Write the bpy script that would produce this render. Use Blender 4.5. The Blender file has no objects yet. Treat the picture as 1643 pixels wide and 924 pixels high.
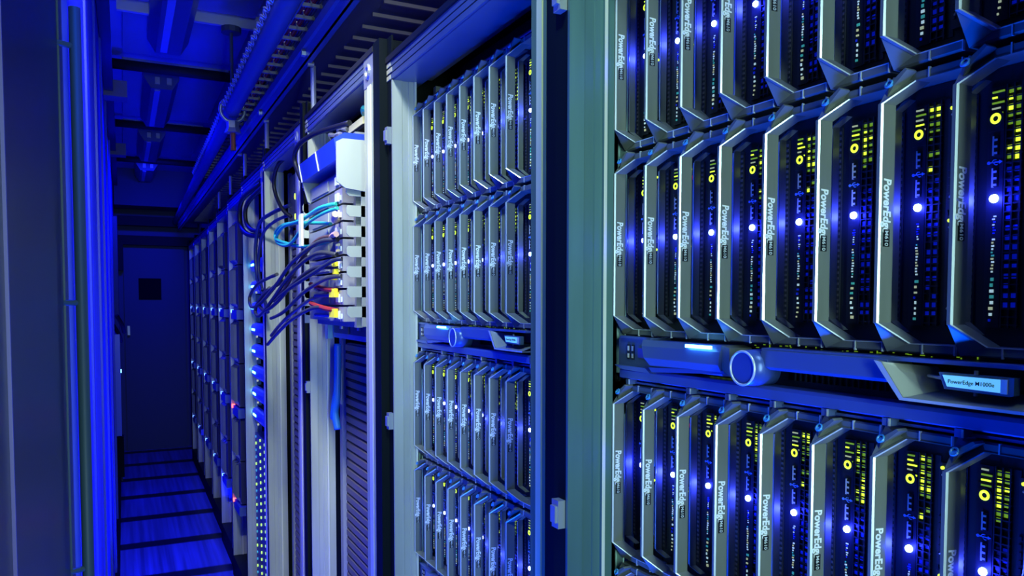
import bpy, math, random
from mathutils import Vector, Matrix
random.seed(7)
S = bpy.context.scene
COL = S.collection
H = 1.30                      # lens height above the raised floor
# ------------------------------------------------------------------ camera
cam_d = bpy.data.cameras.new('camera'); cam = bpy.data.objects.new('camera', cam_d); COL.objects.link(cam)
cam.location = (0, 0, H)
cam.rotation_euler = (math.radians(90) - .0473, -.0009, -.463)
cam_d.sensor_width = 36; cam_d.lens = 1248.8 / 1643 * 36; cam_d.shift_y = (545.5 - 462) / 1643
cam_d.clip_start = .01; cam_d.clip_end = 60
S.camera = cam
# ------------------------------------------------------------------ view, world
S.view_settings.view_transform = 'Standard'; S.view_settings.look = 'None'
S.view_settings.exposure = 0.0; S.view_settings.gamma = 1; S.view_settings.use_curve_mapping = False
S.cycles.use_denoising = True
S.cycles.max_bounces = 5; S.cycles.diffuse_bounces = 3; S.cycles.glossy_bounces = 3
S.cycles.caustics_reflective = False; S.cycles.caustics_refractive = False
S.cycles.sample_clamp_indirect = 4
W = bpy.data.worlds.new('world'); S.world = W; W.use_nodes = True
W.node_tree.nodes['Background'].inputs[0].default_value = (.0, .03, .6, 1)
W.node_tree.nodes['Background'].inputs[1].default_value = .03
# ------------------------------------------------------------------ lights
YE = 7.60; XL = -.058
def area(name, loc, target, sx, sy, power, color, spread=180):
    l = bpy.data.lights.new(name, 'AREA'); l.shape = 'RECTANGLE'; l.size = sx; l.size_y = sy
    l.energy = power; l.color = color; l.spread = math.radians(spread)
    o = bpy.data.objects.new(name, l); COL.objects.link(o); o.location = loc
    o.rotation_euler = (Vector(target) - Vector(loc)).to_track_quat('-Z', 'Y').to_euler()
    return o
WHITE = (.60, 1.0, .86); BLUE = (.0, .075, 1.0); DEEP = (0.0, .003, 1.0); PURPLE = (.42, .28, 1.0)
area('white_key_behind_camera', (.09, -.78, H + .05), (.52, .55, H + .0), .08, .9, 3.8, WHITE, 90)  # unseen key light added to whiten faces turned to the camera
area('white_fill_above_aisle', (.03, .30, H + .98), (.47, 1.15, H + .02), .12, .12, .9, WHITE, 50)  # unseen fill added to brighten the second rack's blades
area('white_fill_overhead', (.36, -.10, H + 1.0), (.56, .60, H - .3), .25, .25, 3.0, WHITE, 60)  # unseen fill added to whiten upward faces of the near rack
area('blue_floor_fill', (.10, .75, .12), (.47, .55, H), .25, .5, 12, BLUE, 120)  # unseen low fills added to turn the rack fronts blue
area('blue_floor_fill', (.05, .52, .20), (.47, .30, H), .2, .3, 6, BLUE, 110)
area('blue_floor_fill', (.12, 1.55, .12), (.47, 1.2, H), .25, .5, 1.2, BLUE, 120)
area('blue_ceiling_fill', (.02, .95, H + 1.04), (.45, 1.2, H), .15, .5, 5, BLUE, 120)  # unseen high fill added to tint rack fronts blue
for i, y in enumerate((1.75, 3.6, 5.0, 6.3)):
    area('blue_aisle_fill', (.12, y, H + .93), (-.03, y - .5, .3), .12, .6, (5, 14, 10, 4)[i], DEEP, 80 if i == 0 else 110)  # fills added to wash the aisle and left wall in blue
for i, (y, p) in enumerate(((1.75, 12), (2.9, 16), (4.3, 14), (5.9, 6))):
    area('blue_kick_fill', (.34, y, .14), (-.06, y - .25, H + .1), .08, .9, p, DEEP, 100)  # low fills added to brighten the left wall in blue
area('white_fill_over_network_rack', (.06, 1.35, H + .80), (.42, 1.72, H - .05), .15, .15, 1.5, (.92, 1.0, .80), 60)  # unseen fill added to whiten the network modules
area('blue_end_fill', (.25, 5.9, H + .9), (.25, YE, H - .1), .3, .1, 7, DEEP, 110)  # fill added to lift the end wall out of black
area('white_fill_above_second_rack', (.10, .85, H + 1.02), (.45, 2.3, H - .1), .15, .15, 2.6, (.85, 1.0, .84), 60)  # unseen fill added to whiten the post faces down the row
area('violet_tray_fill', (.62, .75, H + .50), (.62, 1.6, H + .66), .2, .2, 1.6, PURPLE)  # unseen fill added to tint the tray underside violet

# ------------------------------------------------------------------ materials
MATS = {}
def mat(name, col, rough=.5, metal=0.0, emit=None, es=0.0, noise=None, spec=.5, alpha=None):
    if name in MATS: return MATS[name]
    m = bpy.data.materials.new(name); m.use_nodes = True; nt = m.node_tree
    b = nt.nodes['Principled BSDF']
    b.inputs['Base Color'].default_value = (*col, 1); b.inputs['Roughness'].default_value = rough
    b.inputs['Metallic'].default_value = metal; b.inputs['Specular IOR Level'].default_value = spec
    if emit: b.inputs['Emission Color'].default_value = (*emit, 1); b.inputs['Emission Strength'].default_value = es
    if noise:                     # (scale xyz, strength of tint, roughness wobble)
        tc = nt.nodes.new('ShaderNodeTexCoord'); mp = nt.nodes.new('ShaderNodeMapping'); nz = nt.nodes.new('ShaderNodeTexNoise')
        mp.inputs['Scale'].default_value = noise[0]; nz.inputs['Scale'].default_value = 1; nz.inputs['Detail'].default_value = 5
        nt.links.new(tc.outputs['Object'], mp.inputs[0]); nt.links.new(mp.outputs[0], nz.inputs['Vector'])
        r = nt.nodes.new('ShaderNodeMapRange'); r.inputs[1].default_value = .3; r.inputs[2].default_value = .7
        r.inputs[3].default_value = 1 - noise[1]; r.inputs[4].default_value = 1 + noise[1]
        nt.links.new(nz.outputs[0], r.inputs[0])
        mx = nt.nodes.new('ShaderNodeVectorMath'); mx.operation = 'SCALE'; mx.inputs[0].default_value = col
        nt.links.new(r.outputs[0], mx.inputs['Scale']); nt.links.new(mx.outputs[0], b.inputs['Base Color'])
        r2 = nt.nodes.new('ShaderNodeMapRange'); r2.inputs[3].default_value = max(.05, rough - noise[2]); r2.inputs[4].default_value = rough + noise[2]
        nt.links.new(nz.outputs[0], r2.inputs[0]); nt.links.new(r2.outputs[0], b.inputs['Roughness'])
    MATS[name] = m; return m
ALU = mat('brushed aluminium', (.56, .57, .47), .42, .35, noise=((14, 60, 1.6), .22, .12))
STRIPN = mat('blue offset strip', (.14, .21, .10), .45, .1)  # strip colour yellowed to offset the blue fill falling on it
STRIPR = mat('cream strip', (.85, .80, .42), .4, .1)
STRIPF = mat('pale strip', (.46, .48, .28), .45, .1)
TEALA = mat('teal lit aluminium', (.085, .17, .165), .42, .15, noise=((14, 60, 1.6), .3, .12))  # teal reflections and dimmer light on the near post put into its colour
ALU2 = mat('aluminium edge', (.9, .88, .72), .4, .3)
BLACKP = mat('black coated steel', (.005, .008, .010), .6, .0, spec=.08)
SEAL = mat('black rubber seal', (.006, .006, .008), .7)
BEZ = mat('graphite bezel', (.185, .20, .195), .40, .15, noise=((60, 60, 14), .1, .05))
BEZE = mat('highlit bezel edge', (.85, .9, .95), .25, .4)  # edge highlight put into a near-white colour
DARKB = mat('dark blade face', (.012, .016, .028), .45)
DARKG = mat('dark vent metal', (.035, .038, .05), .5, .3)
PANEL = mat('port panel', (.02, .024, .045), .35)
STEEL = mat('zinc steel', (.5, .52, .52), .35, .6)
WHITEP = mat('white print', (.95, .97, 1), .5)
CREAM = mat('pale port frame', (.85, .83, .7), .45)
LBLUE = mat('light blue mark', (.25, .55, .9), .4)
BUTTON = mat('blue latch button', (.06, .35, .8), .3)
LEDB = mat('blue lamp lens', (.5, .6, 1), .3, emit=(.25, .38, 1), es=26)
LEDC = mat('cyan reflection glow', (.3, .7, 1), .3, emit=(.12, .55, 1), es=9)
GLOWG = mat('green board glow', (.5, .9, .05), .3, emit=(.30, .62, .02), es=.42)  # emissive stand-in for green light caught on boards, not a lamp
LEDY = mat('yellow green lamp and board glow', (.8, .9, .05), .3, emit=(.5, .75, .03), es=2.0)
LEDR = mat('red lamp lens', (1, .1, .1), .3, emit=(1, .09, .07), es=5)
GLOWD = mat('dim blue glow', (.05, .1, 1), .4, emit=(0, .015, 1), es=.22)  # grille squares and marks glow with this; no lamps stand there
GLOWW = mat('pale mark glow', (.8, .9, .9), .3, emit=(.45, .7, .75), es=.7)  # glints on contacts and legend put in as emission, not a lamp
LEDT = mat('teal lamp and mark glow', (.1, .6, .5), .3, emit=(.05, .42, .4), es=.45)
LEDO = mat('amber lamp and mark glow', (.9, .6, .1), .3, emit=(.55, .68, .5), es=.5)
BADGE = mat('cyan glowing badge', (.3, .6, .8), .3, emit=(.12, .5, .72), es=.9)  # badge face emits an even cyan tone
INK = mat('dark print', (.01, .02, .05), .5)
BLUEP = mat('blue satin metal', (.10, .16, .42), .4, .3)
GREYM = mat('light grey steel', (.42, .44, .40), .45, .2, noise=((8, 8, 3), .08, .05))
SLAT = mat('brown blanking plastic', (.13, .105, .12), .55)
PAINT = mat('painted panel', (.5, .52, .58), .5)
LEFT = mat('glossy cabinet door', (.012, .020, .05), .28, .0, spec=.35)
LEFTP = mat('grey blue post', (.045, .085, .10), .5, .0)
CURT = mat('blue-lit wall panel', (.06, .10, .85), .5, noise=((3, 9, .4), .22, .05))  # blue light on the wall put into its base colour
CEIL = mat('painted ceiling', (.34, .40, .62), .45, noise=((2, 2, 2), .15, .05))
CEILP = mat('ceiling panel', (.30, .34, .40), .5)
RIB = mat('ribbed sheet', (.20, .19, .30), .5, .0)
PIPE = mat('pipe insulation', (.10, .14, .24), .5)
COPPER = mat('copper stub', (.5, .16, .07), .4, .6)
RED = mat('red cable', (.55, .02, .03), .5)
def cable_mat(n, c): return mat(n + ' cable sheath', c, .45)

# ------------------------------------------------------------------ mesh builder
class MB:
    def __init__(s): s.v = []; s.f = []; s.m = []
    def add(s, vs, fs, mi=0):
        n = len(s.v); s.v += [tuple(v) for v in vs]; s.f += [tuple(i + n for i in f) for f in fs]; s.m += [mi] * len(fs); return s
    def box(s, x0, x1, y0, y1, z0, z1, mi=0):
        vs = [(x, y, z) for x in (x0, x1) for y in (y0, y1) for z in (z0, z1)]
        return s.add(vs, [(0, 1, 3, 2), (4, 6, 7, 5), (0, 4, 5, 1), (2, 3, 7, 6), (0, 2, 6, 4), (1, 5, 7, 3)], mi)
    def bx(s, u0, u1, d0, d1, z0, z1, mi=0):    # rack frame: u along the rack towards the viewer, d into the rack
        return s.box(d0, d1, -u1, -u0, z0, z1, mi)
    def loft(s, A, B, mi=0, caps=True, mis=None):
        n = len(A); fs = [(i, (i + 1) % n, n + (i + 1) % n, n + i) for i in range(n)]
        k = len(s.v); s.add(list(A) + list(B), fs, mi)
        if mis:
            for i in range(n): s.m[len(s.m) - n + i] = mis[i]
        if caps: s.f += [tuple(k + i for i in range(n))[::-1], tuple(k + n + i for i in range(n))]; s.m += [mi, mi]
        return s
    def prism(s, poly, a, b, axis='d', mi=0):    # polygon extruded along d (poly of u,z), u (poly of d,z) or z (poly of u,d)
        def P(p, t):
            if axis == 'd': return (t, -p[0], p[1])
            if axis == 'u': return (p[0], -t, p[1])
            return (p[1], -p[0], t)
        return s.loft([P(p, a) for p in poly], [P(p, b) for p in poly], mi)
    def cyl(s, p, q, r, n=16, r2=None, mi=0, caps=True):
        p, q = Vector(p), Vector(q); r2 = r if r2 is None else r2
        ax = (q - p).normalized(); t = ax.orthogonal().normalized(); b = ax.cross(t)
        A = [p + (t * math.cos(2 * math.pi * i / n) + b * math.sin(2 * math.pi * i / n)) * r for i in range(n)]
        B = [q + (t * math.cos(2 * math.pi * i / n) + b * math.sin(2 * math.pi * i / n)) * r2 for i in range(n)]
        return s.loft(A, B, mi, caps)
    def tor(s, c, ax, R, r, n=24, m=8, mi=0, a0=0, a1=2 * math.pi):
        c, ax = Vector(c), Vector(ax).normalized(); t = ax.orthogonal().normalized(); b = ax.cross(t)
        vs = []; full = abs(a1 - a0 - 2 * math.pi) < 1e-6; N = n if full else n + 1
        for i in range(N):
            a = a0 + (a1 - a0) * i / n; dr = t * math.cos(a) + b * math.sin(a)
            for j in range(m):
                g = 2 * math.pi * j / m; vs.append(c + dr * (R + r * math.cos(g)) + ax * r * math.sin(g))
        fs = []
        for i in range(n):
            i2 = (i + 1) % N
            for j in range(m): fs.append((i * m + j, i2 * m + j, i2 * m + (j + 1) % m, i * m + (j + 1) % m))
        return s.add(vs, fs, mi)
    def tube(s, pts, r, n=8, mi=0, sub=6):
        P = [Vector(p) for p in pts]
        if len(P) > 2 and sub > 1:
            Q = []
            for i in range(len(P) - 1):
                p0, p1, p2, p3 = P[max(i - 1, 0)], P[i], P[i + 1], P[min(i + 2, len(P) - 1)]
                for k in range(sub):
                    t = k / sub
                    Q.append(.5 * ((2 * p1) + (-p0 + p2) * t + (2 * p0 - 5 * p1 + 4 * p2 - p3) * t * t + (-p0 + 3 * p1 - 3 * p2 + p3) * t ** 3))
            Q.append(P[-1]); P = Q
        vs = []; t = None
        for i, p in enumerate(P):
            d = (P[min(i + 1, len(P) - 1)] - P[max(i - 1, 0)]).normalized()
            t = d.orthogonal().normalized() if t is None else (t - d * t.dot(d)).normalized()
            b = d.cross(t)
            vs += [p + (t * math.cos(2 * math.pi * j / n) + b * math.sin(2 * math.pi * j / n)) * r for j in range(n)]
        fs = [(i * n + j, i * n + (j + 1) % n, (i + 1) * n + (j + 1) % n, (i + 1) * n + j) for i in range(len(P) - 1) for j in range(n)]
        fs += [tuple(range(n))[::-1], tuple((len(P) - 1) * n + j for j in range(n))]
        return s.add(vs, fs, mi)
    def mesh(s, name, mats):
        me = bpy.data.meshes.new(name); me.from_pydata(s.v, [], s.f)
        for m in (mats if isinstance(mats, (list, tuple)) else [mats]): me.materials.append(m)
        me.polygons.foreach_set('material_index', s.m); me.update()
        import bmesh
        b = bmesh.new(); b.from_mesh(me); bmesh.ops.recalc_face_normals(b, faces=b.faces); b.to_mesh(me); b.free()
        return me
def obj(name, mb, mats, parent=None, loc=None, smooth=False):
    me = mb.mesh(name, mats) if isinstance(mb, MB) else mb
    if smooth:
        for p in me.polygons: p.use_smooth = len(p.vertices) == 4
    o = bpy.data.objects.new(name, me); COL.objects.link(o)
    if parent is not None: o.parent = parent
    if loc is not None: o.location = loc
    return o
def tag(o, label, cat, group=None):
    o['label'] = label; o['category'] = cat
    if group: o['group'] = group
    return o
def thing(name, label, cat, loc=(0, 0, 0), group=None):
    o = bpy.data.objects.new(name, None); o.empty_display_size = .05; COL.objects.link(o); o.location = loc
    return tag(o, label, cat, group)
def struct(name, mb, mats, loc=None):
    o = obj(name, mb, mats, None, loc); o['kind'] = 'structure'; return o
def copy_tree(o, parent=None):
    c = o.copy(); COL.objects.link(c)
    if parent is not None: c.parent = parent
    for ch in list(o.children): copy_tree(ch, c)
    return c
_tc = {}
def text_to(mb, txt, size, fn, mi=0, ext=.0002, shear=0, bold=0):
    """flat lettering; fn maps glyph (x, y, thickness) to local coordinates"""
    cu = bpy.data.curves.new('t', 'FONT'); cu.body = txt; cu.size = size; cu.extrude = ext; cu.resolution_u = 3; cu.shear = shear; cu.offset = bold
    o = bpy.data.objects.new('t', cu); COL.objects.link(o)
    dg = bpy.context.evaluated_depsgraph_get(); me = bpy.data.meshes.new_from_object(o.evaluated_get(dg))
    mb.add([fn(*v.co) for v in me.vertices], [tuple(p.vertices) for p in me.polygons], mi)
    w = max(v.co.x for v in me.vertices)
    bpy.data.objects.remove(o); bpy.data.curves.remove(cu); bpy.data.meshes.remove(me)
    return w
NTH = ['first', 'second', 'third', 'fourth', 'fifth', 'sixth', 'seventh', 'eighth', 'ninth', 'tenth', 'eleventh']

# ================================================================== THE ROOM
mb = MB(); mb.box(-.30, 1.35, -1.6, YE + .3, -.10, 0)
fl = bpy.data.materials.new('raised floor tiles'); fl.use_nodes = True; nt = fl.node_tree; b = nt.nodes['Principled BSDF']
tc = nt.nodes.new('ShaderNodeTexCoord'); sp = nt.nodes.new('ShaderNodeSeparateXYZ'); nt.links.new(tc.outputs['Object'], sp.inputs[0])
md = nt.nodes.new('ShaderNodeMath'); md.operation = 'PINGPONG'; md.inputs[1].default_value = .29
ad = nt.nodes.new('ShaderNodeMath'); ad.operation = 'ADD'; ad.inputs[1].default_value = .06; nt.links.new(sp.outputs['Y'], ad.inputs[0]); nt.links.new(ad.outputs[0], md.inputs[0])
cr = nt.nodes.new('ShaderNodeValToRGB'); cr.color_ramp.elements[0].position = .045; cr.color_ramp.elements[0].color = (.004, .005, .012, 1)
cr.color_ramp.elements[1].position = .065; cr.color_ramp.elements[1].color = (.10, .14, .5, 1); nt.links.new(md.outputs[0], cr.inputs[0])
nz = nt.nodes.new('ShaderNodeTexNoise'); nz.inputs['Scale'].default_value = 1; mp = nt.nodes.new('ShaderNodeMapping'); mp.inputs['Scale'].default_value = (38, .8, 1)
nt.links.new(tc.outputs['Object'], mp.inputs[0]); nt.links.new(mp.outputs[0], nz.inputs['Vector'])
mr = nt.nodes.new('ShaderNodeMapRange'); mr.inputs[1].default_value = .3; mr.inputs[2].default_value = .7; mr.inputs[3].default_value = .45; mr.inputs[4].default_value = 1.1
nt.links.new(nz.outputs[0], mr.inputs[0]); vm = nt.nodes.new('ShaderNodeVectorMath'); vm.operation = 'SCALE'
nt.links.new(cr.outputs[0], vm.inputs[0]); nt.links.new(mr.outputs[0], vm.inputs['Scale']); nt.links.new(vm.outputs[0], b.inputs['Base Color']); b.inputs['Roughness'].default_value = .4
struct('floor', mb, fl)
struct('ceiling', MB().box(-.30, 1.35, -1.6, YE + .3, H + 1.10, H + 1.20), CEIL)
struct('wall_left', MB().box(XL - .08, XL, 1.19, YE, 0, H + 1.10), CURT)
struct('wall_end', MB().box(-.30, 1.35, YE, YE + .1, 0, H + 1.10), mat('end wall paint', (.03, .045, .16), .5))
mb = MB(); mb.box(1.27, 1.35, -1.6, YE, 0, H + 1.10)
for i in range(150):
    y = -.9 + i * .055
    mb.box(1.255, 1.27, y, y + .022, 0, H + 1.10)
struct('wall_right', mb, RIB)
struct('wall_back', MB().box(-.30, 1.35, -1.7, -1.6, 0, H + 1.10), mat('back wall paint', (.3, .32, .4), .6))
struct('baseboard_left', MB().box(XL, XL + .02, 1.2, YE, 0, .05), BLACKP)
# end door with a small dark window
t = MB(); t.box(.01, .50, YE - .035, YE - .001, .0, H + .50)
dr = struct('door_1', t, mat('blue grey door', (.025, .04, .15), .5))
obj('door_window', MB().box(.125, .305, YE - .045, YE - .036, H + .03, H + .215), mat('dark glass', (.004, .006, .01), .7, spec=.1), dr)
t = MB(); t.box(.03, .05, YE - .07, YE - .036, H - .28, H - .20); obj('door_handle', t, STEEL, dr)
t = MB(); t.box(-.03, .60, YE - .12, YE - .002, H + .50, H + .58); t.box(-.03, .01, YE - .12, YE - .002, H + .28, H + .50)
t.box(-.03, .60, YE - .2, YE - .12, H + .66, H + .74)
struct('trim_1', t, SEAL)
t = MB(); t.box(-.05, 1.2, YE - .45, YE - .15, H + .80, H + 1.10); struct('trim_2', t, mat('dark bulkhead', (.05, .06, .1), .6))
# ceiling cross beams and raised ceiling panels
for i, (y, z) in enumerate(((3.85, 1.04), (5.15, 1.05), (6.4, 1.05))):
    t = MB(); t.cyl((-.05, y, H + z), (.62, y, H + z), .022, 12)
    tag(obj('ceiling_pipe', t, SEAL, None, None, True), 'black pipe crossing under the ceiling, %s from the viewer' % NTH[i], 'pipe', 'pipes crossing the ceiling')
for i, (y0, y1) in enumerate(((2.55, 3.12), (3.22, 3.78), (3.95, 5.05), (5.25, 6.3))):
    t = MB(); t.box(.02, .47, y0, y1, H + 1.075, H + 1.10)
    o = struct('trim_%d' % (3 + i), t, CEILP)
t = MB(); t.box(.0, .50, 3.17, 3.19, H + 1.05, H + 1.10); struct('trim_7', t, ALU2)
t = MB(); t.box(.0, .50, 2.50, 2.52, H + 1.06, H + 1.10); struct('trim_8', t, ALU2)

# ceiling luminaires
def luminaire(y0, y1, label):
    z = H + .985
    o = thing('ceiling_luminaire', label, 'ceiling light', (.18, (y0 + y1) / 2, z), 'unlit luminaires along the aisle ceiling')
    h = (y1 - y0) / 2
    prof = [(-.075, .115), (-.075, .05), (-.045, .0), (.045, .0), (.075, .05), (.075, .115)]
    t = MB(); t.loft([(a, -h, c) for a, c in prof], [(a, h, c) for a, c in prof]); obj('housing', t, mat('luminaire housing', (.10, .12, .26), .3, .2), o)
    t = MB(); t.box(-.03, -.005, -h + .03, h - .03, -.004, 0); obj('diffuser', t, mat('luminaire strip', (.35, .4, .7), .25), o)
    for x in (-.028, .022):
        t = MB(); t.box(x, x + .02, -h - .012, -h, .02, .05); obj('lamp_cap', t, STEEL, o)
luminaire(2.25, 3.42, 'blue-tinted ceiling luminaire nearest the viewer')
luminaire(3.98, 4.85, 'blue-tinted ceiling luminaire, second from the viewer')
luminaire(5.28, 6.05, 'blue-tinted ceiling luminaire, third from the viewer')
luminaire(6.45, 7.05, 'blue-tinted ceiling luminaire farthest down the aisle')

# trunking on the left of the ceiling
o = thing('cable_trunking', 'dark cable trunking with junction boxes along the upper left wall', 'cable trunking', (0, 3, H + .95))
t = MB(); t.box(-.055, -.02, -1.1, 3.9, -.03, .03); obj('duct', t, mat('dark trunking', (.03, .035, .06), .5), o)
for y in (-.85, .9, 2.4):
    t = MB(); t.box(-.058, .035, y - .05, y + .05, -.05, .02); obj('junction_box', t, mat('junction box', (.22, .2, .22), .5), o)
t = MB(); t.cyl((.035, -.85, -.01), (.17, -.80, 0), .009, 8); obj('conduit', t, mat('tan conduit', (.4, .32, .22), .5), o)

# insulated pipe with its hanger
pz = H + .70
def pipeX(y): return .358 + .012 * (y - 2.0)
t = MB(); t.tube([(pipeX(y), y, pz) for y in (-1.5, 0, 1.2, 2.4, 3.6, 4.8, 6.0, 7.4)], .026, 16, 0, 2)
o = tag(obj('insulated_pipe', t, PIPE, None, None, True), 'long round blue-grey pipe running under the ceiling beside the cable tray', 'pipe')
t = MB()
for i in range(110):
    y = 1.6 + i * .028; t.tor((pipeX(y) - .031, y, pz + .012), (1, 0, .4 if i % 2 else 1.5), .009, .0022, 8, 4)
ch = tag(obj('chain', t, STEEL), 'thin linked metal chain running along the left of the ceiling pipe', 'chain'); ch['kind'] = 'thing'
o = thing('pipe_hanger', 'steel ring hanger with nut and copper stub under the ceiling pipe', 'pipe hanger', (pipeX(3.02), 3.02, pz - .07))
t = MB(); t.tor((0, 0, .07), (0, 1, .1), .042, .007, 24, 8); obj('ring', t, STEEL, o, None, True)
t = MB(); t.cyl((0, 0, .005), (0, 0, .03), .022, 6); t.cyl((0, 0, -.012), (0, 0, .005), .030, 6, .022); obj('nut', t, STEEL, o)
t = MB(); t.cyl((0, 0, -.075), (0, 0, -.012), .010, 10); obj('stub', t, COPPER, o)
t = MB(); t.cyl((.0, 0, .10), (.0, 0, .37), .006, 8); t.cyl((.0, 0, .345), (.0, 0, .365), .035, 12); obj('hanger_rod', t, mat('dark rod', (.12, .13, .17), .5, .3), o)

# ladder cable tray above the racks
RAILM = mat('tray rail', (.14, .18, .36), .45, .2)
o = thing('cable_tray', 'wide ladder cable tray with pale rungs hanging above the rack tops', 'cable tray', (.42, 3, H + .60))
t = MB(); t.box(-.002, .002, -3.2, 4.0, 0, .066); t.box(-.010, .002, -3.2, 4.0, .030, .034); t.box(-.002, .014, -3.2, 4.0, 0, .003)
obj('side_rail', t, RAILM, o)
t = MB(); t.box(.36, .364, -3.2, 4.0, .03, .09); obj('side_rail', t, RAILM, o)
t = MB(); t.box(.002, .36, -3.2, 4.0, .060, .063)
obj('tray_base', t, RIB, o)
rung = MB().box(.095, .36, -.0032, .0032, .044, .052).mesh('rung', mat('pale tray rung', (.40, .34, .33), .5, .0))
for i in range(70): obj('rung', rung, None, o, (0, -2.2 + i * .085, 0))
for y in (1.99, 2.67, 3.32):
    t = MB(); t.cyl((-.012, y - 3, .02), (-.002, y - 3, .02), .009, 6); t.cyl((.006, y - 2.985, .0), (.022, y - 2.985, .0), .007, 8); obj('rail_bolt', t, STEEL, o)
o = thing('ladder_tray', 'narrow ladder tray carrying dark red cables beside the round pipe', 'cable tray', (.388, 3, H + .70))
t = MB(); t.box(0, .003, -3.0, 2.6, 0, .02); obj('side_rail', t, RAILM, o)
t = MB(); t.box(.05, .053, -3.0, 2.6, 0, .02); obj('side_rail', t, RAILM, o)
rr = MB().box(.003, .05, -.004, .004, -.002, .006).box(.022, .026, -.004, .004, -.002, .018).box(.044, .048, -.004, .004, -.002, .018).mesh('rung', mat('pale tray rung', (.40, .34, .33), .5, .0))
for i in range(48): obj('rung', rr, None, o, (0, -2.3 + i * .085, 0))
for i in range(5):
    t = MB(); x = .396 + i * .009
    t.tube([(x + random.uniform(-.002, .002), y, H + .712 + .004 * (i % 2)) for y in (-.2, .8, 1.6, 2.4, 3.2, 4.2, 5.2)], .0045, 6, 0, 3)
    tag(obj('tray_cable', t, RED if i % 4 else cable_mat('navy', (.02, .03, .12)), None, None, True),
        'dark %s cable lying lengthwise in the narrow ladder tray' % ('red' if i % 4 else 'navy'), 'cable', 'cables in the ladder tray, %s' % ('red' if i % 4 else 'navy'))

# ================================================================== RACKS
#            far post Y, front X, near post Y0, near post Y1
RACKS = [(.703, .417, .155, .115), (1.352, .436, .823, .783), (2.0, .424, 1.487, 1.422), (2.65, .420, 2.142, 2.066),
         (3.26, .432, 2.80, 2.745), (3.86, .447, 3.40, 3.35), (4.46, .459, 4.0, 3.95), (5.06, .474, 4.6, 4.55),
         (5.66, .481, 5.2, 5.15), (6.26, .486, 5.8, 5.75), (6.86, .490, 6.4, 6.35)]
ZT = .432          # top of the front beam above lens height
RACKNAME = ['nearest rack', 'second rack', 'third rack', 'fourth rack', 'fifth rack', 'sixth rack', 'seventh rack', 'eighth rack', 'ninth rack', 'tenth rack', 'farthest rack']
RLAB = ['aluminium server rack nearest the viewer, at the right of the photo', 'aluminium server rack second from the viewer, full of lit blades',
        'aluminium server rack holding network modules and tangled cables', 'aluminium server rack with a tall slatted blanking panel and green lamps',
        'aluminium server rack holding blue-faced two-unit servers, fifth from the viewer'] + \
       ['blue-lit aluminium server rack, %s from the viewer down the aisle' % NTH[i] for i in range(5, 10)] + ['blue-lit aluminium server rack farthest down the aisle']
def post_far(mb, w, z0, z1):
    # extruded post seen on its inner face (towards -Y); x from 0 into the rack
    P = [(0, 0), (.003, -.0), (.018, -.0005), (.019, .001), (.030, .001), (.031, -.0005), (.040, -.0005), (.0405, -.004), (.0445, -.004), (.045, .0), (w, 0), (w, .03), (.004, .03), (.004, .004), (0, .004)]
    mb.loft([(a, b, z0) for a, b in P], [(a, b, z1) for a, b in P], 0, True, [0, 0, 0, 0, 0, 0, 0, 1, 1, 0, 0, 0, 0, 0, 0])  # ridge faces get a lighter aluminium as a painted highlight
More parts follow.
